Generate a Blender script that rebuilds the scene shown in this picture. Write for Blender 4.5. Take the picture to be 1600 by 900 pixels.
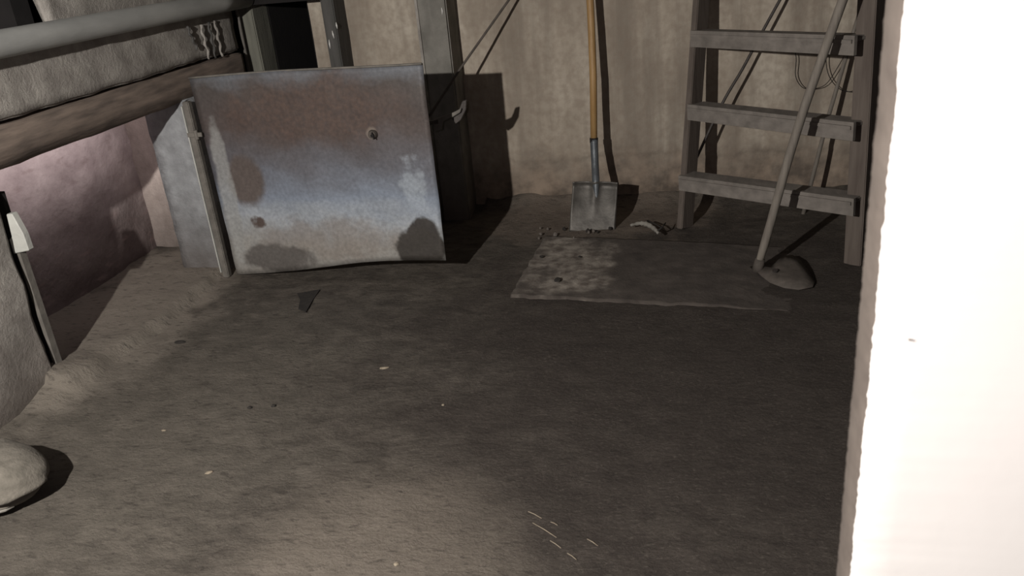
import bpy, bmesh, math, random
from mathutils import Vector, noise, Matrix
random.seed(7)
for o in list(bpy.data.objects): bpy.data.objects.remove(o)
S = bpy.context.scene
COL = S.collection

# ------------------------------------------------------------------ camera, world, lights, exposure
FPX, H = 1300.0, 1.5
ROLL, PITCH, YAW = math.radians(5.245), math.radians(23.0), math.radians(12.1)
FW = Vector((-math.sin(YAW)*math.cos(PITCH), math.cos(YAW)*math.cos(PITCH), -math.sin(PITCH)))
R0 = FW.cross(Vector((0, 0, 1))).normalized(); U0 = R0.cross(FW)
RT = math.cos(ROLL)*R0 - math.sin(ROLL)*U0
UP = math.sin(ROLL)*R0 + math.cos(ROLL)*U0
cam = bpy.data.cameras.new('camera'); co = bpy.data.objects.new('camera', cam); COL.objects.link(co)
cam.sensor_width = 36; cam.lens = 36*FPX/1600; cam.clip_start = .05; cam.dof.use_dof = True; cam.dof.focus_distance = 3.9; cam.dof.aperture_fstop = 6.5
co.matrix_world = Matrix(((RT.x, UP.x, -FW.x, 0), (RT.y, UP.y, -FW.y, 0), (RT.z, UP.z, -FW.z, H), (0, 0, 0, 1)))
S.camera = co

W = bpy.data.worlds.new('world'); S.world = W; W.use_nodes = True
W.node_tree.nodes['Background'].inputs[0].default_value = (.55, .42, .45, 1)
W.node_tree.nodes['Background'].inputs[1].default_value = .012

def lamp(name, loc, power, colour, radius):
    l = bpy.data.lights.new(name, 'POINT'); l.energy = power; l.color = colour; l.shadow_soft_size = radius
    o = bpy.data.objects.new(name, l); COL.objects.link(o); o.location = loc
lamp('work_lamp', (-1.4, 0, 1.75), 205, (1, .94, .88), .022)      # hand lamp held to the left of the photographer
lamp('lens_fill', (-.06, -.02, 1.53), 8, (1, .84, .86), .01)     # weak fill light added beside the lens to lift the shadows
al = bpy.data.lights.new('recess_fill_light', 'AREA'); al.shape = 'RECTANGLE'; al.size = 1.25; al.size_y = .03; al.energy = .85; al.color = (1, .87, .87)
ao = bpy.data.objects.new('recess_fill_light', al); COL.objects.link(ao); ao.location = (-2.555, 3.15, .862)   # unseen fill added behind the timber beam to brighten the pink wall
ao.rotation_euler = (Vector((-1, 0, -.28)).to_track_quat('-Z', 'Y') @ __import__('mathutils').Quaternion((0, 0, 1), math.pi*0)).to_euler()
S.view_settings.view_transform = 'Standard'; S.view_settings.look = 'None'
S.view_settings.gamma = 1; S.view_settings.use_curve_mapping = False
S.view_settings.exposure = 1.08

# a point of the place seen at a pixel of the photograph, on the plane x=, y= or z=
def at(px, py, X=None, Y=None, Z=None):
    d = FW*FPX + RT*(px-800) - UP*(py-450)
    t = X/d.x if X is not None else Y/d.y if Y is not None else (Z-H)/d.z
    return Vector((0, 0, H)) + d*t

# ------------------------------------------------------------------ materials
def nt(name):
    m = bpy.data.materials.new(name); m.use_nodes = True
    n = m.node_tree; return m, n, n.nodes['Principled BSDF']
def ramp(n, src, stops):
    r = n.nodes.new('ShaderNodeValToRGB'); e = r.color_ramp.elements
    e[0].position, e[0].color = stops[0][0], (*stops[0][1], 1)
    e[1].position, e[1].color = stops[-1][0], (*stops[-1][1], 1)
    for p, c in stops[1:-1]:
        q = e.new(p); q.color = (*c, 1)
    n.links.new(src, r.inputs[0]); return r.outputs[0]
def tex(n, scale, detail=5, stretch=(1, 1, 1), loc=(0, 0, 0), dist=0, rough=.55, rot=(0, 0, 0)):
    tc = n.nodes.new('ShaderNodeTexCoord'); mp = n.nodes.new('ShaderNodeMapping')
    mp.inputs['Scale'].default_value = stretch; mp.inputs['Location'].default_value = loc; mp.inputs['Rotation'].default_value = rot
    t = n.nodes.new('ShaderNodeTexNoise'); t.inputs['Scale'].default_value = scale
    t.inputs['Detail'].default_value = detail; t.inputs['Distortion'].default_value = dist; t.inputs['Roughness'].default_value = rough
    n.links.new(tc.outputs['Object'], mp.inputs[0]); n.links.new(mp.outputs[0], t.inputs['Vector']); return t.outputs['Fac']
def mix(n, fac, a, b, mode='MIX'):
    m = n.nodes.new('ShaderNodeMix'); m.data_type = 'RGBA'; m.blend_type = mode
    for s, v in ((m.inputs[0], fac), (m.inputs[6], a), (m.inputs[7], b)):
        if hasattr(v, 'links'): n.links.new(v, s)
        elif isinstance(v, tuple): s.default_value = (*v, 1)
        else: s.default_value = v
    return m.outputs[2]
def math_(n, op, a, b=0.0, clamp=False):
    m = n.nodes.new('ShaderNodeMath'); m.operation = op; m.use_clamp = clamp
    for s, v in ((m.inputs[0], a), (m.inputs[1], b)):
        if hasattr(v, 'links'): n.links.new(v, s)
        else: s.default_value = v
    return m.outputs[0]
def bump(n, b, h, strength, dist=.01):
    k = n.nodes.new('ShaderNodeBump'); k.inputs['Strength'].default_value = strength; k.inputs['Distance'].default_value = dist
    n.links.new(h, k.inputs['Height']); n.links.new(k.outputs[0], b.inputs['Normal'])
def sep(n):
    tc = n.nodes.new('ShaderNodeTexCoord'); s = n.nodes.new('ShaderNodeSeparateXYZ')
    n.links.new(tc.outputs['Object'], s.inputs[0]); return s.outputs
def blob(n, c, r, soft=.35, wob=.25, sc=9):
    """1 inside a ragged ellipsoid round c with radii r, 0 outside"""
    s = sep(n); acc = None
    for i in range(3):
        if r[i] is None: continue
        q = math_(n, 'POWER', math_(n, 'ABSOLUTE', math_(n, 'DIVIDE', math_(n, 'SUBTRACT', s[i], c[i]), r[i])), 2)
        acc = q if acc is None else math_(n, 'ADD', acc, q)
    acc = math_(n, 'ADD', acc, math_(n, 'MULTIPLY', math_(n, 'SUBTRACT', tex(n, sc, 4, loc=c), .5), wob*8))
    mr = n.nodes.new('ShaderNodeMapRange'); mr.interpolation_type = 'SMOOTHSTEP'
    n.links.new(acc, mr.inputs[0]); mr.inputs[1].default_value = 1-soft; mr.inputs[2].default_value = 1+soft
    mr.inputs[3].default_value = 1; mr.inputs[4].default_value = 0; return mr.outputs[0]

def plain(name, a, b, scale=20, rough=.85, stretch=(1, 1, 1), bs=.4, metal=0, bd=.004, detail=6):
    m, n, p = nt(name)
    t = tex(n, scale, detail, stretch); c = ramp(n, t, [(.32, a), (.68, b)])
    big = tex(n, scale*.17, 3, stretch, (3, 1, 2)); c = mix(n, math_(n, 'MULTIPLY', big, .55), c, tuple(v*.55 for v in a))
    n.links.new(c, p.inputs['Base Color']); p.inputs['Roughness'].default_value = rough; p.inputs['Metallic'].default_value = metal
    bump(n, p, tex(n, scale*3, 5, stretch), bs, bd); return m

def m_backwall():
    m, n, p = nt('stained_plaster')
    c = ramp(n, tex(n, 5, 7, (1, 1, .45)), [(.28, (.30, .26, .21)), (.5, (.41, .36, .295)), (.68, (.54, .49, .41))])
    st = tex(n, 7, 6, (1, 1, .07), (4, 0, 0))                                  # vertical runs of water
    c = mix(n, ramp(n, st, [(.46, (0, 0, 0)), (.66, (.75, .75, .75))]), c, (.22, .19, .155))
    c = mix(n, ramp(n, tex(n, 26, 6), [(.35, (.4, .4, .4)), (.6, (0, 0, 0))]), c, (.24, .19, .15))
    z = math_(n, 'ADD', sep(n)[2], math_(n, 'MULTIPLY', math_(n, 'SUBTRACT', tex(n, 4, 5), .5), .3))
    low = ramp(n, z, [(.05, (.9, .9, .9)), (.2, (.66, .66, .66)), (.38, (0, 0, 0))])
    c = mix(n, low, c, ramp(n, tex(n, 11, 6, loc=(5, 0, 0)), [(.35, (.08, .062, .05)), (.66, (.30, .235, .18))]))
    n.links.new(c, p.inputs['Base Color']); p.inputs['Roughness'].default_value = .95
    bump(n, p, tex(n, 45, 8), .5, .006); return m

def m_floor():
    m, n, p = nt('trodden_dirt')
    c = ramp(n, tex(n, 9, 9, (1, 1.6, 1), rough=.65, dist=.4), [(.3, (.052, .045, .038)), (.5, (.095, .083, .070)), (.72, (.15, .132, .112))])
    # darker middle of the floor and the paler strip by the left wall
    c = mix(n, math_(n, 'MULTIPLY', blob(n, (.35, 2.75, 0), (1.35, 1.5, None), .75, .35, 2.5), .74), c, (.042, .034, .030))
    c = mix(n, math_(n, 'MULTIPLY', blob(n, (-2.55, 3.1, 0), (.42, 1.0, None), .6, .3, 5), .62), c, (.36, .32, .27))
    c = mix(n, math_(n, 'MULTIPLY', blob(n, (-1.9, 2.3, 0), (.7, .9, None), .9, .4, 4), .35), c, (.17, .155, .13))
    c = mix(n, math_(n, 'MULTIPLY', blob(n, (-.78, 1.68, 0), (.34, .34, None), .95, .2, 5), .5), c, (.27, .235, .195))  # soft round pool of light painted on the near floor
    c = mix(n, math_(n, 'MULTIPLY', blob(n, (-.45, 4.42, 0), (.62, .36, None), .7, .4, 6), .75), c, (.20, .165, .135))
    fine = ramp(n, tex(n, 70, 4, (1, 2, 1), (2, 7, 0)), [(.56, (0, 0, 0)), (.74, (.4, .4, .4))])
    c = mix(n, fine, c, (.21, .19, .16))
    scr = ramp(n, tex(n, 24, 7, (.8, 2.0, 1), (7, 7, 0), rot=(0, 0, .5), rough=.65), [(.33, (.6, .6, .6)), (.45, (0, 0, 0))])
    c = mix(n, scr, c, (.03, .025, .022))
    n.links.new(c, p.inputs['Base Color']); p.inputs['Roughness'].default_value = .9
    p.inputs['Specular IOR Level'].default_value = .3
    bump(n, p, tex(n, 38, 9, (1, 1.4, 1), rough=.75), .8, .014); return m

def m_stucco(name, a, b, pink=None):
    m, n, p = nt(name)
    c = ramp(n, tex(n, 14, 7), [(.3, a), (.7, b)])
    c = mix(n, ramp(n, tex(n, 6, 5, (1, 1, .5), (1, 2, 3)), [(.5, (0, 0, 0)), (.75, (.6, .6, .6))]), c, tuple(v*.5 for v in a))
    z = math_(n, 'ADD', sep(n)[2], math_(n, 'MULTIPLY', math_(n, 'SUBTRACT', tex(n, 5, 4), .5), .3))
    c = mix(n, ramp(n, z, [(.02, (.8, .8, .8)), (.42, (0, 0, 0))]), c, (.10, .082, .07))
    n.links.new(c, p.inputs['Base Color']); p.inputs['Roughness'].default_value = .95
    bump(n, p, tex(n, 55, 8, rough=.7), .7, .012); return m

def m_pink():
    m, n, p = nt('pink_shaded_wall')  # pinkish cast of the shaded recess put into the wall colour
    c = ramp(n, tex(n, 9, 7), [(.3, (.50, .42, .42)), (.7, (.74, .65, .64))])
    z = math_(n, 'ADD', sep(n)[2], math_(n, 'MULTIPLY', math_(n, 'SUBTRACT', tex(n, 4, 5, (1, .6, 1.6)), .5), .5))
    c = mix(n, ramp(n, z, [(-.02, (1, 1, 1)), (.28, (.8, .8, .8)), (.68, (0, 0, 0))]), c, (.11, .082, .078))  # recess shade painted in, darkening towards the floor
    c = mix(n, ramp(n, tex(n, 8, 6, (1, 1, 3), (9, 1, 0)), [(.56, (0, 0, 0)), (.75, (.6, .6, .6))]), c, (.30, .22, .21))
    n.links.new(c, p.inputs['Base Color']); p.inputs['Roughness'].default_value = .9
    bump(n, p, tex(n, 30, 7), .6, .012); return m

def m_door():
    m, n, p = nt('heat_marked_steel')
    s = sep(n)
    z = math_(n, 'ADD', s[2], math_(n, 'MULTIPLY', math_(n, 'SUBTRACT', tex(n, 3, 5, (1.2, 1, 2.2)), .5), .28))
    c = ramp(n, z, [(.05, (.32, .305, .28)), (.17, (.43, .43, .41)), (.30, (.45, .49, .53)), (.42, (.29, .34, .42)),
                    (.58, (.17, .175, .20)), (.75, (.115, .095, .09)), (.93, (.10, .088, .083)), (1.02, (.17, .18, .20))])
    rust = math_(n, 'MULTIPLY', blob(n, (-1.62, 3.5, .84), (.42, None, .16), .8, .3, 7), .75)
    c = mix(n, rust, c, ramp(n, tex(n, 40, 6, loc=(3, 3, 3)), [(.36, (.095, .070, .062)), (.66, (.145, .095, .075))]))
    c = mix(n, math_(n, 'MULTIPLY', blob(n, (-1.66, 3.5, .22), (.38, None, .09), .8, .5, 9), .55), c, (.26, .215, .18))
    c = mix(n, blob(n, (-2.04, 3.6, .50), (.10, None, .13), .4, .2, 8), c, (.15, .125, .115))
    c = mix(n, blob(n, (-2.02, 3.6, .30), (.035, None, .03), .7, .5, 18), c, (.12, .09, .08))
    c = mix(n, math_(n, 'MULTIPLY', blob(n, (-1.95, 3.6, .11), (.20, None, .075), .35, .22, 12), .85), c, (.12, .108, .10))
    c = mix(n, blob(n, (-1.15, 3.6, .26), (.075, None, .075), .25, .18, 12), c, (.062, .056, .052))
    c = mix(n, blob(n, (-1.17, 3.6, .18), (.125, None, .10), .25, .18, 12), c, (.070, .063, .056))
    c = mix(n, math_(n, 'MULTIPLY', blob(n, (-1.17, 3.6, .47), (.05, None, .11), .9, .9, 16), .6), c, (.46, .52, .58))
    c = mix(n, math_(n, 'MULTIPLY', blob(n, (-2.16, 3.6, .45), (.045, None, .36), .35, .25, 10), .7), c, (.42, .43, .42))
    c = mix(n, math_(n, 'MULTIPLY', blob(n, (-1.338, 3.6, .728), (.026, None, .026), .6, .3, 14), .55), c, (.36, .31, .26))
    c = mix(n, .35, c, ramp(n, tex(n, 60, 5), [(.3, (.05, .05, .05)), (.7, (.42, .42, .42))]), 'OVERLAY')
    n.links.new(c, p.inputs['Base Color']); p.inputs['Metallic'].default_value = .25; p.inputs['Roughness'].default_value = .62
    bump(n, p, tex(n, 18, 6), .3, .008); return m

def m_slab():
    m, n, p = nt('dirty_slab')
    c = ramp(n, tex(n, 9, 8, rough=.65), [(.3, (.048, .040, .035)), (.7, (.10, .085, .074))])
    dust = math_(n, 'MULTIPLY', blob(n, (-.50, 3.76, 0), (.20, .46, None), .7, .6, 6), .85)
    c = mix(n, dust, c, ramp(n, tex(n, 22, 6), [(.35, (.12, .10, .085)), (.62, (.33, .30, .26))]))
    n.links.new(c, p.inputs['Base Color']); p.inputs['Roughness'].default_value = .95
    bump(n, p, tex(n, 40, 8, rough=.7), .6, .01); return m

M_BACK, M_FLOOR, M_PINK, M_DOOR, M_SLAB = m_backwall(), m_floor(), m_pink(), m_door(), m_slab()
M_STUC = m_stucco('grey_stucco', (.26, .24, .22), (.42, .40, .365))
M_PIER = m_stucco('blue_white_limewash', (.24, .25, .26), (.40, .42, .44))
M_RET = m_stucco('beige_limewash', (.44, .37, .34), (.62, .54, .50))
M_COL = m_stucco('grey_concrete', (.19, .185, .165), (.27, .26, .235))
M_WHITE = plain('white_paint', (.86, .85, .83), (.90, .89, .87), 3, .7, bs=.2, bd=.003)
M_EDGE = plain('dirty_plaster_edge', (.085, .070, .060), (.125, .105, .09), 25, .9)
M_TIMB = plain('old_brown_timber', (.13, .105, .09), (.34, .27, .22), 11, .85, (3, .4, 3))
M_LADD = plain('weathered_grey_wood', (.16, .145, .13), (.27, .245, .22), 22, .85, (1, .35, 1))
M_RAIL = plain('dark_stained_wood', (.10, .08, .068), (.16, .135, .115), 18, .85, (2, 2, .2))
M_BLACK = plain('near_black', (.007, .006, .006), (.014, .012, .012), 8, .95)  # near black: passage and void darkness painted in; ceiling dark to cut bounce
M_PIPE = plain('grey_painted_pipe', (.36, .37, .36), (.52, .53, .51), 10, .7, (1, .3, 1))
M_GPOST = plain('green_grey_wood', (.15, .15, .125), (.24, .24, .20), 20, .85, (2, 2, .2))
M_DPOST = plain('dark_grey_wood', (.07, .07, .065), (.12, .115, .11), 20, .85, (2, 2, .2))
M_IRON = plain('dark_iron', (.055, .048, .045), (.10, .088, .08), 30, .6, metal=.3)
M_FRAME = plain('dusty_angle_iron', (.15, .14, .125), (.24, .225, .20), 24, .75, metal=.2)
M_LIGHTM = plain('pale_metal', (.45, .46, .43), (.58, .59, .55), 20, .6)
M_HANDLE = plain('yellow_varnished_wood', (.36, .215, .085), (.50, .32, .14), 16, .55, (4, 4, .3))
M_BLADE = plain('worn_shovel_steel', (.06, .056, .05), (.17, .16, .145), 12, .5, metal=.45, bs=.3)
M_SOCK = plain('blue_grey_socket_steel', (.12, .135, .15), (.20, .22, .235), 22, .5, metal=.4)
M_HOE = plain('dusty_hoe_steel', (.08, .07, .06), (.14, .12, .105), 22, .8, metal=.1)
M_STICK = plain('grey_pole_wood', (.17, .15, .13), (.27, .245, .21), 20, .8, (3, 3, .3))
M_SACK = plain('dusty_sack_cloth', (.13, .12, .10), (.22, .20, .17), 30, .95, bs=.8)
M_SACKL = plain('pale_sack_hem', (.24, .23, .205), (.34, .325, .29), 30, .95)
M_CHIP = plain('pale_chip', (.24, .20, .15), (.38, .33, .25), 60, .9)
M_DARKS = plain('dark_cinder', (.018, .016, .015), (.04, .035, .03), 60, .9)
M_PAINT = plain('white_paint_drip', (.75, .75, .72), (.85, .85, .82), 40, .5)

# ------------------------------------------------------------------ mesh helpers
def link(name, me, mat, parent=None, smooth=False):
    o = bpy.data.objects.new(name, me); COL.objects.link(o); o.parent = parent
    if mat: me.materials.append(mat)
    if smooth:
        for f in me.polygons: f.use_smooth = True
    return o
def frombm(name, bm, mat, parent=None, smooth=False):
    bmesh.ops.recalc_face_normals(bm, faces=bm.faces)
    me = bpy.data.meshes.new(name); bm.to_mesh(me); bm.free(); return link(name, me, mat, parent, smooth)
def tag(o, label=None, cat=None, group=None, kind=None):
    for k, v in (('label', label), ('category', cat), ('group', group), ('kind', kind)):
        if v: o[k] = v
    return o
def empty(name, loc=(0, 0, 0)):
    o = bpy.data.objects.new(name, None); COL.objects.link(o); o.location = loc; o.empty_display_size = .05
    return o
def adopt(root):            # children were built in world coordinates; keep them there
    bpy.context.view_layer.update()
    for c in root.children: c.matrix_parent_inverse = Matrix.Translation(-root.location)
def nz(v, s, seed=0): return noise.noise(Vector(v)*s+Vector((seed*7.3, seed*3.1, seed)))
def fbm(v, s, seed=0): return nz(v, s, seed)+.5*nz(v, s*2.1, seed+1)+.25*nz(v, s*4.3, seed+2)

def add_hexa(bm, c):        # c: 8 corners, bottom ring 0-3 then top ring 4-7
    v = [bm.verts.new(p) for p in c]
    for q in ((0, 3, 2, 1), (4, 5, 6, 7), (0, 1, 5, 4), (1, 2, 6, 5), (2, 3, 7, 6), (3, 0, 4, 7)): bm.faces.new([v[i] for i in q])
def add_box(bm, a, b):
    (x0, y0, z0), (x1, y1, z1) = a, b
    add_hexa(bm, [(x0, y0, z0), (x1, y0, z0), (x1, y1, z0), (x0, y1, z0), (x0, y0, z1), (x1, y0, z1), (x1, y1, z1), (x0, y1, z1)])
def rough_box(name, a, b, mat, step=.05, amp=.008, seed=0, parent=None, bev=.006, smooth=True):
    """box cut into a grid and roughened"""
    bm = bmesh.new(); add_box(bm, a, b)
    if bev: bmesh.ops.bevel(bm, geom=list(bm.edges), offset=bev, segments=2, affect='EDGES')
    for ax in range(3):
        k = a[ax]+step
        while k < b[ax]-step*.4:
            co_ = [0, 0, 0]; no = [0, 0, 0]; co_[ax] = k; no[ax] = 1
            bmesh.ops.bisect_plane(bm, geom=bm.verts[:]+bm.edges[:]+bm.faces[:], plane_co=co_, plane_no=no)
            k += step
    for v in bm.verts:
        p = v.co.copy()
        v.co += Vector((fbm(p, 7, seed), fbm(p, 7, seed+5), fbm(p, 7, seed+9)*.6))*amp
    return frombm(name, bm, mat, parent, smooth)
def beam(bm, p, q, w, t, side=Vector((1, 0, 0))):
    """rectangular bar p to q, w along side, t across"""
    p, q = Vector(p), Vector(q); d = (q-p).normalized(); s = (side-d*side.dot(d)).normalized(); u = d.cross(s)
    c = []
    for e in (p, q):
        for i, j in ((-1, -1), (1, -1), (1, 1), (-1, 1)): c.append(e+s*w/2*i+u*t/2*j)
    add_hexa(bm, c)
def bar(name, p, q, w, t, mat, side=Vector((1, 0, 0)), parent=None, bev=.004):
    bm = bmesh.new(); beam(bm, p, q, w, t, side)
    if bev: bmesh.ops.bevel(bm, geom=list(bm.edges), offset=bev, segments=2, affect='EDGES')
    return frombm(name, bm, mat, parent)
def add_tube(bm, pts, rs, n=12, cap=True):
    pts = [Vector(p) for p in pts]
    if not hasattr(rs, '__len__'): rs = [rs]*len(pts)
    prev = None; rings = []
    for i, p in enumerate(pts):
        d = (pts[min(i+1, len(pts)-1)]-pts[max(i-1, 0)]).normalized()
        s = (prev-d*prev.dot(d)) if prev else d.orthogonal()
        s.normalize(); prev = s; u = d.cross(s)
        rings.append([bm.verts.new(p+(s*math.cos(a)+u*math.sin(a))*rs[i]) for a in [2*math.pi*k/n for k in range(n)]])
    for a, b in zip(rings, rings[1:]):
        for k in range(n): bm.faces.new((a[k], a[(k+1) % n], b[(k+1) % n], b[k]))
    if cap: bm.faces.new(rings[0][::-1]); bm.faces.new(rings[-1])
def tube(name, pts, rs, mat, parent=None, n=12):
    bm = bmesh.new(); add_tube(bm, pts, rs, n); return frombm(name, bm, mat, parent, True)
def curve(pts, k=6):        # smooth path through points
    P = [Vector(p) for p in pts]; P = [2*P[0]-P[1]]+P+[2*P[-1]-P[-2]]; out = []
    for i in range(1, len(P)-2):
        for j in range(k):
            t = j/k; a, b, c, d = P[i-1:i+3]
            out.append(.5*((2*b)+(c-a)*t+(2*a-5*b+4*c-d)*t*t+(3*b-a-3*c+d)*t**3))
    return out+[P[-2]]
def grid(name, nu, nv, fn, mat, parent=None, smooth=True):
    vs = [fn(i/nu, j/nv) for j in range(nv+1) for i in range(nu+1)]
    fs = [(j*(nu+1)+i, j*(nu+1)+i+1, (j+1)*(nu+1)+i+1, (j+1)*(nu+1)+i) for j in range(nv) for i in range(nu)]
    me = bpy.data.meshes.new(name); me.from_pydata([tuple(v) for v in vs], [], fs); me.update()
    return link(name, me, mat, parent, smooth)
def struct(o): o['kind'] = 'structure'; return o

# ------------------------------------------------------------------ the setting
XL, YB = -2.3, 4.65
def floor_z(x, y):
    z = .010*fbm((x, y, 0), 1.6, 3)+.005*fbm((x, y*1.4, 0), 6, 8)+.0025*nz((x, y*1.5, 0), 24, 2)
    z += .075*math.exp(-max(0, 4.66-y)/.07)*(1+.5*nz((x, 0, 0), 5, 4))*(1 if x > -1.1 else .3)      # dirt banked up along the back wall
    e = min(1, max(0, (-2.27-.03*nz((y, 0, 0), 6)-x)/.045)); e = e*e*(3-2*e)
    z += .045*e*(1 if y > 2.45 else .3)                                         # raised floor of the recess
    if x < -2.1 and y < 2.9: z += .05*max(0, 1-math.hypot(x+2.42, y-2.5)/.22)    # dirt heaped at the pillar foot
    z += .012*max(0, 1-math.hypot((x+.5)/.4, (y-4.2)/.3))
    return z
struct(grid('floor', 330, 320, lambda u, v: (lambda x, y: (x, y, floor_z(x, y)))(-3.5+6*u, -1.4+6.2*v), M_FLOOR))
def bw(x, z):
    y = YB+.006*fbm((x, 0, z), 2.2, 1)+.0025*fbm((x, 0, z), 14, 6)
    lim = .30+.05*fbm((x, 0, 0), 3, 9)+.02*nz((x, 0, 0), 14)
    if z < lim: y += .010*min(1, (lim-z)/.02)+.006*fbm((x, 0, z), 9, 12)          # plaster fallen away below this ragged line
    return y
X0, X1 = -2.02, 2.6
struct(grid('wall_back', 300, 200, lambda u, v: (lambda x, z: (x, bw(x, z), z))(X0+(X1-X0)*u, -.05+2.75*v), M_BACK))
rb = bmesh.new(); add_box(rb, (-2.5, 4.66, -.05), (-2.265, 5.4, 2.7)); add_box(rb, (-2.3, 5.3, -.05), (-1.9, 5.45, 2.7)); add_box(rb, (-2.03, 4.662, -.05), (-1.99, 5.4, 2.7))
struct(frombm('wall_back_passage', rb, M_BLACK)); bpy.data.objects['wall_back_passage'].name = 'door_1'  # passage walls near black, its darkness put into the colour
# left wall: pillar, recess, pier, beam and upper wall
struct(rough_box('wall_left', (-3.4, 1.0, -.05), (-2.400, 2.515, .93), M_STUC, .045, .011, 1, bev=.02))
def wp(name, *a, **k): return struct(rough_box(name, *a, **k))
wp('wall_left_pier', (-2.52, 3.655, -.05), (-2.285, 4.36, .90), M_PIER, .05, .008, 3)
wp('wall_left_recess', (-2.97, 2.3, -.05), (-2.86, 4.1, 1.0), M_PINK, .05, .016, 4)
wp('wall_left_return', (-2.9, 3.96, -.05), (-2.46, 4.1, .95), M_RET, .05, .012, 5)
wp('wall_left_beam', (-2.60, 1.2, 1.045), (-2.315, 4.33, 1.285), M_STUC, .04, .012, 6, bev=.01)
up = at(72, 20, X=-2.36)
wp('wall_left_upper', (-2.395, up.y, 1.27), (-2.36, 4.40, 2.7), M_STUC, .05, .012, 7, bev=.008)
rb = bmesh.new(); add_box(rb, (-3.5, .6, 1.2), (-3.4, 4.7, 2.7)); add_box(rb, (-3.5, .6, 1.0), (-2.6, 4.7, 1.04))
add_box(rb, (-3.4, 3.1, 1.2), (-2.6, 3.2, 2.7)); add_box(rb, (-2.62, 4.42, -.05), (-2.45, 4.66, 2.7)); struct(frombm('wall_left_void', rb, M_BLACK))  # void of the upper opening, its darkness put into the colour
rb = bmesh.new(); add_box(rb, (-3.5, -1.4, 2.7), (2.6, 5.5, 2.8)); struct(frombm('ceiling', rb, M_BLACK))
# near wall on the right: white front, bare broken edge
def nearwall():
    bm = bmesh.new(); nzv = 700; cols = []
    K = .5; prof = [(x*K if x < 2 else x, y*K) for x, y in [(2.4, 1.68), (1.4, 1.68), (.8, 1.68), (.5, 1.68), (.425, 1.68), (.411, 1.684), (.405, 1.70), (.403, 1.74), (.403, 1.79), (.413, 1.82), (.6, 1.83), (2.4, 1.83)]]
    for j in range(nzv+1):
        z = -.05+2.75*j/nzv; r = []
        for i, (x, y) in enumerate(prof):
            a = .0014 if 4 <= i <= 6 else .0008 if 6 < i < 10 else .0
            r.append(bm.verts.new((x+a*fbm((0, 0, z), 45, 2)+a*1.1*nz((0, y, z), 150, 4), y+a*.6*nz((x, 0, z), 90, 5), z)))
        cols.append(r)
    for a, b in zip(cols, cols[1:]):
        for i in range(len(prof)-1):
            f = bm.faces.new((a[i], a[i+1], b[i+1], b[i])); f.material_index = 0 if i < 5 else 1
    o = frombm('wall_right', bm, M_WHITE, None, True); o.data.materials.append(M_EDGE); return struct(o)
nearwall()
rb = bmesh.new(); add_box(rb, (2.5, -1.4, -.05), (2.6, 4.7, 2.7)); struct(frombm('wall_right_far', rb, M_BLACK))

# ------------------------------------------------------------------ left structure details
t = rough_box('timber_beam', (-2.50, 1.3, .893), (-2.302, 4.33, 1.032), M_TIMB, .06, .007, 11, bev=.008)
tag(t, 'old brown timber beam laid over the pink recess, under the grey concrete', 'beam')
pp = [(-2.262, .81+.3*k, 1.300+.001*math.sin(k)) for k in range(13)]
p = tube('pipe', pp, .047, M_PIPE, n=24)
tag(p, 'thick pale grey pipe running along the top of the left wall', 'pipe')
# frayed cords hanging over the right end of the beam
cr = empty('hanging_cord', (-2.31, 4.0, 1.05))
for k, (px, ph) in enumerate(((291, .0), (312, 1.2), (324, 2.1), (334, 3.0))):
    a = at(px, 42-k*3, X=-2.304); b = at(px+(16, 14, 12, 12)[k], (78, 92, 90, 88)[k], X=-2.304); pts = []
    for i in range(15):
        u = i/14; q = a.lerp(b, u); q.y += .008*math.sin(u*17+ph); q.x = -2.300; pts.append(q)
    tube('strand', pts, [.006+.002*math.sin(i*1.7+ph) for i in range(15)], M_STUC if k % 2 else M_DPOST, cr, 8)
tag(cr, 'frayed plaster caked cords hanging over the right end of the grey beam', 'cord'); adopt(cr)
# frames of the recess
fr = empty('recess_frame', (-2.27, 3.62, 0))
a = at(288, 150, Y=3.63); 
bar('stile', (-2.268, 3.635, .0), (-2.268, 3.635, .90), .034, .034, M_FRAME, parent=fr)
bm = bmesh.new(); beam(bm, (-2.289, 3.625, .03), (-2.289, 3.625, .88), .006, .02); frombm('edge_strip', bm, M_LIGHTM, fr)
adopt(fr); tag(fr, 'dusty angle iron upright on the pier at the hinge side of the steel door', 'frame')
fl = empty('recess_frame', (-2.40, 2.56, 0))
bm = bmesh.new(); beam(bm, at(30, 385, Y=2.55), at(99, 592, Y=2.55), .016, .03); frombm('stile', bm, M_FRAME, fl)
bm = bmesh.new(); beam(bm, at(-6, 300, Y=2.57), at(88, 600, Y=2.57), .055, .02); frombm('edge_strip', bm, M_BLACK, fl)  # black strip stands in for the shade between pillar and upright
adopt(fl); tag(fl, 'narrow rusty iron upright on the rough pillar at the left edge', 'frame')
def prism(name, outline, depth, mat, parent=None, bev=.003):
    bm = bmesh.new(); n = len(outline); d = Vector(depth)
    a = [bm.verts.new(p) for p in outline]; b = [bm.verts.new(Vector(p)+d) for p in outline]
    bm.faces.new(a); bm.faces.new(b[::-1])
    for i in range(n): bm.faces.new((a[i], a[(i+1) % n], b[(i+1) % n], b[i]))
    if bev: bmesh.ops.bevel(bm, geom=list(bm.edges), offset=bev, segments=1, affect='EDGES')
    return frombm(name, bm, mat, parent)
o = prism('latch_keeper', [at(*q, Y=2.525) for q in ((9, 335), (18, 334), (36, 366), (45, 392), (21, 397), (14, 374), (20, 371))], (0, .03, 0), M_LIGHTM)
tag(o, 'small white metal catch on the upright by the left pillar', 'latch')

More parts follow.
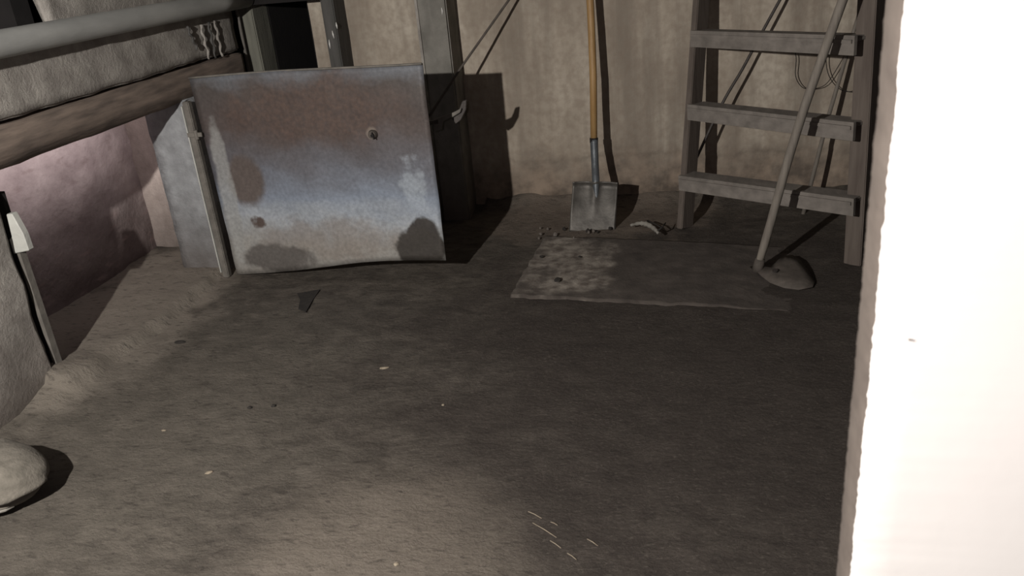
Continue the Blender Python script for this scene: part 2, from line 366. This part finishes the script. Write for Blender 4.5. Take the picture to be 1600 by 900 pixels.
# back left corner posts
def post(name, x0, x1, y0, y1, mat, label, z1=2.68, amp=.003, cat='post'):
    o = rough_box(name, (x0, y0, -.02), (x1, y1, z1), mat, .12, amp, 15, bev=.006, smooth=False); tag(o, label, cat); return o
post('wooden_post', -2.372, -2.268, 4.47, 4.655, M_GPOST, 'green-grey wooden post on the left side of the black opening')
q = at(387, 100, Y=4.42); tube('conduit', [(q.x, 4.42, 0), (q.x, 4.42, 2.68)], .009, M_FRAME, n=10)
tag(bpy.data.objects['conduit'], 'thin grey conduit beside the green-grey wooden post', 'conduit')
pb = post('painted_post', -1.872, -1.80, 4.48, 4.652, M_DPOST, 'dark grey wooden post with white paint drips right of the opening')
for k, (a, b) in enumerate((((525, 35), (527, 45)), ((519, 48), (522, 60)), ((514, 62), (516, 76)))):
    bm = bmesh.new(); add_tube(bm, [at(*a, Y=4.477), at((a[0]+b[0])/2, (a[1]+b[1])/2, Y=4.476), at(*b, Y=4.477)], [.002, .005, .002], 8)
    frombm('paint_drip', bm, M_PAINT, pb, True)
bm = bmesh.new(); add_box(bm, (-2.39, 4.425, 1.262), (at(499, 5, Y=4.43).x, 4.47, 1.50)); hd = frombm('door_header', bm, M_BLACK)
tag(hd, 'sooty black timber header over the black opening at the back left', 'beam')
pc = post('concrete_column', -1.330, -1.165, 4.45, 4.652, M_COL, 'square grey concrete column rising behind the right end of the steel door', amp=.004, cat='column')
bm = bmesh.new(); beam(bm, (-1.327, 4.445, .0), (-1.327, 4.445, 2.66), .014, .012); frombm('ridge', bm, M_STUC, pc)
bm = bmesh.new(); beam(bm, (-1.212, 4.446, 0), (-1.212, 4.446, 2.66), .08, .014); frombm('fillet', bm, M_COL, pc)
bm = bmesh.new(); add_tube(bm, [at(690, 12, Y=4.437), at(691, 17, Y=4.436), at(691, 23, Y=4.437)], [.002, .004, .002], 8); frombm('paint_drip', bm, M_PAINT, pc, True)

# ------------------------------------------------------------------ steel door standing open
def door():
    root = empty('steel_door', (-2.2, 3.62, 0))
    BL, TL, TR, BR = at(371, 429, Y=3.62), at(295, 122, Y=3.64), at(659, 98, Y=3.51), at(697, 405, Y=3.51)
    nu, nv = 44, 34; bm = bmesh.new(); L = {}
    for s in (0, 1):
        for j in range(nv+1):
            for i in range(nu+1):
                u, v = i/nu, j/nv
                p = BL.lerp(BR, u).lerp(TL.lerp(TR, u), v)
                p.z += (.010*math.sin(u*math.pi)*(1-v)-.008*math.sin(u*math.pi*2.2)*(1-v)) + .004*math.sin(u*5)*v
                p.y += .012*fbm((u*1.2, v, 0), 2.2, 5)+.010*math.sin(u*math.pi)*v + s*.006
                if u < .12 and v < .25: p.y += .0
                L[s, i, j] = bm.verts.new(p)
    for s in (0, 1):
        for j in range(nv):
            for i in range(nu): bm.faces.new((L[s, i, j], L[s, i+1, j], L[s, i+1, j+1], L[s, i, j+1]))
    for j in range(nv):
        for i in (0, nu): bm.faces.new((L[0, i, j], L[0, i, j+1], L[1, i, j+1], L[1, i, j]))
    for i in range(nu):
        for j in (0, nv): bm.faces.new((L[0, i, j], L[0, i+1, j], L[1, i+1, j], L[1, i, j]))
    frombm('door_leaf', bm, M_DOOR, root, True)
    rim = [L_ for L_ in (TL.lerp(TR, i/20)+Vector((0, .016*math.sin(i/20*math.pi)-.002, .004*math.sin(i/4))) for i in range(21))]
    tube('top_rim', rim, .005, M_FRAME, root, 8)
    h = at(581, 211, Y=3.52)
    bm = bmesh.new()                                    # raised ring round the latch hole, bolt end in it
    add_tube(bm, [h+Vector((0, .012, 0)), h+Vector((0, -.004, 0))], [.022, .017], 18)
    frombm('latch_boss', bm, M_HOE, root, False)
    bm = bmesh.new(); add_tube(bm, [h+Vector((.006, -.003, -.001)), h+Vector((.006, -.014, -.001))], .009, 6); beam(bm, h+Vector((.005, -.010, .014)), h+Vector((.012, -.010, -.018)), .006, .006)
    frombm('bolt', bm, M_BLACK, root)
    y = 3.80                                            # latch arm on the back, its bent tongue beyond the door edge
    a = at(679, 187, Y=y); bm = bmesh.new()
    beam(bm, h+Vector((0, .06, -.0)), at(684, 190, Y=y), .018, .008, Vector((0, 0, 1)))
    frombm('latch_arm', bm, M_IRON, root)
    prism('latch_lug', [at(*q, Y=3.82) for q in ((706, 186), (716, 178), (722, 158), (729, 156), (728, 172), (720, 188), (712, 194))], (0, .012, 0), M_IRON, root)
    o = prism('latch_tongue', [at(*q, Y=y) for q in ((676, 187), (692, 182), (708, 176), (721, 169), (719, 176), (706, 184), (691, 189), (690, 203), (678, 206))], (0, .012, 0), M_FRAME, root)
    o['label'] = 'pale bent latch tongue'
    # hinge knuckles on the pier side
    for z in (.745,):
        bm = bmesh.new(); q = TL.lerp(BL, 1-(z)/1.0); c = Vector((q.x-.018, 3.608, z)); add_tube(bm, [c-Vector((0, 0, .022)), c+Vector((0, 0, .022))], .010, 12)
        beam(bm, c+Vector((-.045, .0, 0)), c+Vector((.03, .0, 0)), .020, .005, Vector((0, 0, 1))); frombm('hinge', bm, M_FRAME, root)
    adopt(root); tag(root, 'large rust and blue-grey stained steel sheet door standing open before the back wall', 'door')
door()

# ------------------------------------------------------------------ thin rod behind the door
o = tube('iron_rod', [at(655, 205, Y=4.16), at(720, 106, Y=4.33), at(795, 0, Y=4.50), at(850, -78, Y=4.63)], .0065, M_HOE, n=8)
tag(o, 'thin iron rod leaning on the back wall from behind the steel door', 'rod')

# ------------------------------------------------------------------ shovel
def shovel():
    g = Vector((-.42, 4.19, 0)); root = empty('square_shovel', g)
    TLc, TRc, BRc, BLc = at(896, 281, Y=4.33), at(966, 282, Y=4.33), at(961, 366, Y=4.19), at(889, 362, Y=4.19)
    nu, nv = 24, 24; L = {}; bm = bmesh.new()
    for s in (0, 1):
        for j in range(nv+1):
            for i in range(nu+1):
                u, v = i/nu, j/nv; p = BLc.lerp(BRc, u).lerp(TLc.lerp(TRc, u), v)
                side = abs(2*u-1)
                d = -.020*side**3*min(1, v*1.6)                        # edges curl forward
                d += -.018*math.exp(-((u-.5)/.09)**2)*max(0, (v-.25)/.75)   # socket rib
                d += -.022*max(0, v-.9)/.1
                p.y += d+s*.0025; p.z += .010*math.sin(v*math.pi)*0
                if v < .05: p.z += .004*nz((u*5, 0, 0), 1.7, 3)
                L[s, i, j] = bm.verts.new(p)
    for s in (0, 1):
        for j in range(nv):
            for i in range(nu): bm.faces.new((L[s, i, j], L[s, i+1, j], L[s, i+1, j+1], L[s, i, j+1]))
    for j in range(nv):
        for i in (0, nu): bm.faces.new((L[0, i, j], L[0, i, j+1], L[1, i, j+1], L[1, i, j]))
    for i in range(nu):
        for j in (0, nv): bm.faces.new((L[0, i, j], L[0, i+1, j], L[1, i+1, j], L[1, i, j]))
    frombm('blade', bm, M_BLADE, root, True)
    c = [at(932, 318, Y=4.275), at(931, 283, Y=4.32), at(930, 262, Y=4.365), at(929, 240, Y=4.395), at(928, 217, Y=4.41)]
    k = tube('socket', curve(c, 4), [.006, .010, .014, .018, .020, .020, .020, .020, .020, .020, .020, .0205, .0205, .021, .021, .0215, .0215], M_SOCK, root, 16)
    c = [at(928, 219, Y=4.41), at(927, 120, Y=4.445), at(924, 40, Y=4.48), at(922, 0, Y=4.495)]
    d = (c[3]-c[0]).normalized(); c.append(c[3]+d*.33)
    tube('handle', c, [.0185, .0195, .0195, .0195, .019], M_HANDLE, root, 16)
    bm = bmesh.new(); q = at(928, 219, Y=4.41); add_tube(bm, [q-d*.012, q+d*.012], .0225, 16); frombm('collar', bm, M_BLACK, root, True)
    adopt(root); tag(root, 'square bladed shovel with yellow wooden handle leaning on the back wall', 'shovel')
shovel()

# ------------------------------------------------------------------ ladder
def ladder():
    root = empty('wooden_ladder', (.42, 3.97, 0))
    l0, l1 = at(1070, 357, Y=4.225), at(1096, 0, Y=4.46); dl = (l1-l0); l2 = l0+dl*1.45
    r0, r1 = at(1338, 412, Y=3.73), at(1362, 0, Y=3.76); r2 = r0+(r1-r0)*1.45
    span = Vector((r0.x-l0.x, r0.y-l0.y, 0)).normalized(); front = Vector((span.y, -span.x, 0))
    l0.z = floor_z(l0.x, l0.y); r0.z = floor_z(r0.x, r0.y)
    bar('rail', l0, l2, .034, .11, M_RAIL, span, root)
    bar('rail', r0, r2, .078, .10, M_RAIL, span, root)
    for k, (pl, pr) in enumerate((((1072, 266), (1341, 296)), ((1086, 156), (1341, 181)), ((1091, 42), (1343, 47)))):
        zl = at(*pl, Y=4.22+.05*k).z; a = l0.lerp(l1, zl/l1.z); b = r0.lerp(r1, zl/r1.z)
        a = at(pl[0]+4, pl[1]+9, Y=a.y-.055); b = at(pr[0], pr[1]+9, Y=b.y-.055); b.z = (b.z*.7+a.z*.3)
        t = bar('tread', a-span*.012, b+span*.01, .022, .12, M_LADD, Vector((0, 0, 1)), root, .005)
        bm = bmesh.new()                                  # grooved front strip of the tread
        f = front*.062; dz = Vector((0, 0, -.020))
        beam(bm, a+f-span*.014+dz, b+f+span*.012+dz, .078, .018, Vector((0, 0, 1)))
        beam(bm, a+f*1.17-span*.012+dz*.2, b+f*1.17+dz*.2, .014, .010, Vector((0, 0, 1)))
        frombm('tread_lip', bm, M_LADD, t)
    for k in (1, 2):                                     # steps above the frame
        a = l0.lerp(l1, (1.02+.355*k)/l1.z)+front*.04; b = r0.lerp(r1, (1.02+.355*k)/r1.z)+front*.04; b.z = a.z
        if a.z < l2.z-.05: bar('tread', a, b, .022, .12, M_LADD, Vector((0, 0, 1)), root, .005)
    a = at(1105, 69, Y=4.40); b = at(1345, 76, Y=3.78)
    tube('tie_rod', [a, b], .0045, M_IRON, root, 8)
    adopt(root); tag(root, 'wide grey wooden ladder with flat treads against the back wall', 'ladder')
ladder()

# cords and sticks by the ladder
o = tube('cord', curve([at(1085, 254, Y=4.44), at(1128, 163, Y=4.47), at(1160, 108, Y=4.50), at(1190, 52, Y=4.52), at(1222, -6, Y=4.54), at(1262, -75, Y=4.635)]), .0075, M_IRON, n=8)
tag(o, 'dark taut cord slanting up behind the left side of the ladder', 'cord')
o = tube('thin_stick', [at(1254, 338, Y=4.42), at(1292, 190, Y=4.50), at(1328, 68, Y=4.56), at(1352, -10, Y=4.60), at(1372, -70, Y=4.638)], [.011, .011, .010, .010, .009], M_STICK, n=10)
tag(o, 'thin grey stick standing behind the ladder treads against the back wall', 'stick')
w = [at(*q, Y=4.60) for q in ((1238, 66), (1244, 90), (1243, 118), (1252, 135), (1266, 139), (1290, 132), (1312, 100), (1326, 74))]
o = tube('loop_wire', curve(w, 5), .0022, M_DARKS, n=6); tag(o, 'thin dark wire looped on the wall just below the top ladder tread, left loop', 'wire')
w = [at(*q, Y=4.60) for q in ((1292, 74), (1291, 100), (1297, 122), (1312, 139), (1330, 143), (1345, 132))]
o = tube('loop_wire', curve(w, 5), .0022, M_DARKS, n=6); tag(o, 'thin dark wire hanging on the wall near the right ladder rail, right loop', 'wire')

def hoe():
    f = at(1186, 424, Z=.012); root = empty('long_hoe', (f.x, f.y, 0))
    pts = [at(1184, 418, Y=3.60), at(1205, 345, Y=3.60), at(1230, 255, Y=3.60), at(1258, 165, Y=3.60), at(1290, 75, Y=3.60), at(1317, 0, Y=3.59), at(1345, -75, Y=3.59)]
    pts[0].z = max(.03, pts[0].z)
    tube('shaft', curve(pts, 4), [.0165]*2+[.0185]*22+[.018], M_STICK, root, 14)
    s = bmesh.new(); add_tube(s, [pts[0]+Vector((0, 0, -.018)), pts[0].lerp(pts[1], .18)], [.026, .021], 14); frombm('ferrule', s, M_HOE, root, True)
    # half round blade lying tipped on the floor
    out = [(1172, 416), (1190, 431), (1203, 441), (1225, 449), (1248, 452), (1270, 448), (1273, 440), (1262, 420), (1250, 405), (1238, 398), (1226, 399), (1212, 410), (1200, 420)]
    zs = [.02, .015, .012, .012, .012, .012, .016, .025, .034, .036, .034, .028, .022]
    bm = bmesh.new(); c = at(1228, 425, Z=.032); ring0 = [at(*p, Z=z) for p, z in zip(out, zs)]
    for s_ in (0, 1):
        off = Vector((0, .0, -.004*s_)); cv = bm.verts.new(c+off); r = [bm.verts.new(p+off) for p in ring0]; mid = [bm.verts.new(c.lerp(p, .55)+off+Vector((0, 0, .010))) for p in ring0]
        for i in range(len(r)):
            j = (i+1) % len(r); bm.faces.new((r[i], r[j], mid[j], mid[i])); bm.faces.new((mid[i], mid[j], cv))
        if s_ == 0: top = r
        else:
            for i in range(len(r)): bm.faces.new((top[i], top[(i+1) % len(r)], r[(i+1) % len(r)], r[i]))
    frombm('blade', bm, M_HOE, root, True)
    c = at(1211, 424, Z=.036); bm = bmesh.new(); add_tube(bm, [c, c+Vector((0, -.002, .008))], .012, 12); frombm('rivet', bm, M_IRON, root)
    adopt(root); tag(root, 'long handled tool with rounded steel head standing in front of the ladder', 'hoe')
hoe()

# ------------------------------------------------------------------ slab, sack, debris
def slab():
    a, b, c = Vector((-.745, 3.35, 0)), Vector((.50, 3.17, 0)), Vector((-.69, 4.12, 0)); nu, nv = 90, 60
    def f(u, v):
        p = a.lerp(b, u)+(c-a)*v
        ed = min(v*1.0, (1-v)*2, u*1.3, (1-u)*1.3)
        z = .016*min(1, ed/.012)*min(1, (1-u)/.35+.1) if ed > 0 else -.03
        p.x += .01*fbm((u*4, v*4, 0), 3); p.y += .012*fbm((u*6, v*2, 4), 2.5)*(1 if v < .5 else 0)
        p.z = floor_z(p.x, p.y)*.5+z-.004+.003*fbm((p.x, p.y, 0), 9, 6)
        return p
    o = grid('floor_slab', nu, nv, f, M_SLAB); md = o.modifiers.new('s', 'SOLIDIFY'); md.thickness = .01
    tag(o, 'low dirty concrete slab on the floor before shovel and ladder, dusted pale at left', 'slab')
slab()

def sack():
    c0 = at(71, 785, Z=.0); root = empty('sack', (c0.x-.26, c0.y+.05, 0)); cx, cy = c0.x-.205, c0.y+.0
    nu, nv = 56, 36; bm = bmesh.new(); rings = []
    for j in range(nv+1):
        th = -math.pi/2+math.pi*j/nv; row = []
        for i in range(nu):
            ph = 2*math.pi*i/nu
            cz = abs(math.cos(th))**.8*(1 if math.cos(th) > 0 else 0)
            x = .22*cz*math.cos(ph); y = .15*cz*math.sin(ph); z = .088+.088*math.sin(th)
            fold = -.030*math.exp(-((z-.075+.12*(x))/.009)**2)+.010*math.exp(-((z-.098+.12*(x))/.012)**2)*(1 if y < .03 else 0)     # crease round the front
            k = 1+fold/.2+.03*fbm((x, y, z), 8, 4)
            row.append(bm.verts.new((cx+x*k, cy+y*k, max(.002, z+.006*fbm((x, y, z), 12, 9)))))
        rings.append(row)
    for a, b in zip(rings, rings[1:]):
        for i in range(nu):
            try: bm.faces.new((a[i], a[(i+1) % nu], b[(i+1) % nu], b[i]))
            except ValueError: pass
    bmesh.ops.remove_doubles(bm, verts=bm.verts, dist=.0004)
    frombm('bag', bm, M_SACK, root, True)
    pts = [Vector((cx+.178*math.cos(a), cy+.121*math.sin(a), .040-.012*math.cos(a))) for a in [math.radians(d) for d in range(-150, -24, 10)]]
    tube('hem', pts, [.011*math.sin(math.pi*(i+.4)/(len(pts)))+.002+.002*math.sin(i*1.9) for i in range(len(pts))], M_SACKL, root, 8)['label'] = 'pale rolled hem'
    adopt(root); tag(root, 'rounded dusty sack on the floor at the bottom left corner', 'sack')
sack()

def lump(name, px, py, r, mat, label, flat=.5, cat='stone', group=None, z=None, stretch=1.0, rot=0):
    q = at(px, py, Z=.01); zz = floor_z(q.x, q.y) if z is None else z
    bm = bmesh.new(); bmesh.ops.create_icosphere(bm, subdivisions=2, radius=r)
    ca, sa = math.cos(rot), math.sin(rot)
    for v in bm.verts:
        v.co *= 1+.45*nz(v.co/r, 1.3, px*.1); x = v.co.x*stretch; y = v.co.y/(stretch**.7)
        v.co = Vector((x*ca-y*sa, x*sa+y*ca, v.co.z*flat))
    o = frombm(name, bm, mat, None, False); o.location = (q.x, q.y, zz+r*flat*.55); tag(o, label, cat, group); return o
lump('wood_chip', 255, 669, .007, M_CHIP, 'tiny yellowish chip on the left floor, nearest the sack', cat='chip', stretch=1.5)
lump('wood_chip', 326, 736, .009, M_CHIP, 'small yellowish chip on the floor right of the sack', cat='chip', stretch=1.6, rot=.6)
lump('wood_chip', 600, 571, .009, M_CHIP, 'small bent pale chip in the middle of the floor', cat='chip', stretch=2.0, rot=.3)
lump('wood_chip', 692, 629, .006, M_CHIP, 'tiny pale crumb in the middle of the floor', cat='chip')
lump('wood_chip', 619, 879, .007, M_CHIP, 'tiny pale crumb at the bottom edge of the floor', cat='chip')
lump('cinder', 427, 632, .010, M_DARKS, 'small black cinder on the left floor, right one of a pair', cat='cinder')
lump('cinder', 390, 636, .009, M_DARKS, 'small black cinder on the left floor, left one of a pair', cat='cinder')
lump('cinder', 846, 404, .011, M_DARKS, 'black cinder on the dusty patch, left one', cat='cinder', z=.018)
lump('cinder', 872, 441, .017, M_DARKS, 'largest black cinder on the dusty patch, near the front edge', cat='cinder', z=.018)
lump('cinder', 906, 404, .008, M_DARKS, 'small black cinder on the dusty patch below the shovel', cat='cinder', z=.018)
lump('cinder', 281, 533, .018, M_DARKS, 'flat dark lump on the floor below the recess', cat='cinder', flat=.35, stretch=1.4)
for a, b, l in (((825, 794), (846, 805), 'upper left and longest bright straw on the lower right floor'),
                ((860, 811), (871, 816), 'shortest straw, beside the right end of the uppermost one'),
                ((832, 812), (869, 834), 'faint straw lying just below the uppermost straw'),
                ((859, 838), (876, 849), 'short straw in the middle of the line of straws'),
                ((886, 857), (900, 866), 'lowest straw of the group, nearest the bottom edge of the floor'),
                ((917, 836), (934, 846), 'yellowish straw lying apart at the right of the other straws')):
    p_, q_ = at(*a, Z=.012), at(*b, Z=.012)
    for w_ in (p_, q_): w_.z = floor_z(w_.x, w_.y)+.002
    o = tube('straw', [p_, p_.lerp(q_, .5)+Vector((0, 0, .002)), q_], .0014, M_CHIP, n=5)
    tag(o, l, 'straw', 'straws on the floor at lower right')
o = prism('sheet_scrap', [at(*q, Z=.006) for q in ((464, 458), (500, 452), (489, 468), (478, 487), (466, 482), (469, 468))], (0, 0, -.004), M_DARKS, None, .0005)
tag(o, 'black triangular scrap lying on the floor below the steel door', 'scrap')
# rag and twigs beside the shovel
w = [at(*q, Z=.05) for q in ((985, 352), (1000, 349), (1012, 351), (1023, 358), (1028, 364))]
o = tube('rag', curve(w, 5), [.006+.007*math.sin(math.pi*i/20)+.002*math.sin(i*2.3) for i in range(21)], M_SACKL, n=8); tag(o, 'twisted pale rag on the dirt beside the shovel blade', 'rag')
for k, (a, b, l) in enumerate((((1026, 362), (1040, 348), 'short dark twig beside the pale rag, upright one'), ((1012, 345), (1034, 356), 'short dark twig lying behind the pale rag'))):
    o = tube('twig', [at(*a, Z=.05), at((a[0]+b[0])/2+2, (a[1]+b[1])/2, Z=.07), at(*b, Z=.06)], [.005, .004, .003], M_DARKS, n=6); tag(o, l, 'twig')
for k in range(14):
    px, py = random.uniform(835, 980), random.uniform(355, 374); q = at(px, py, Z=.02)
    bm = bmesh.new(); r = random.uniform(.006, .014); bmesh.ops.create_icosphere(bm, subdivisions=1, radius=r)
    for v in bm.verts: v.co *= 1+.5*nz(v.co/r, 1.5, k)
    o = frombm('rubble', bm, M_STUC if k % 3 else M_DARKS); o.location = (q.x, q.y, floor_z(q.x, q.y)+r*.5+.008)
    tag(o, 'small lump of rubble lying along the edge of the shovel blade', 'rubble', 'rubble around the shovel blade')
o = lump('nail', 1422, 531, .004, M_EDGE, 'tiny nail head in the white wall', cat='nail'); o.location = at(1422, 531, Y=.839); o.scale = (.5, .5, .5)
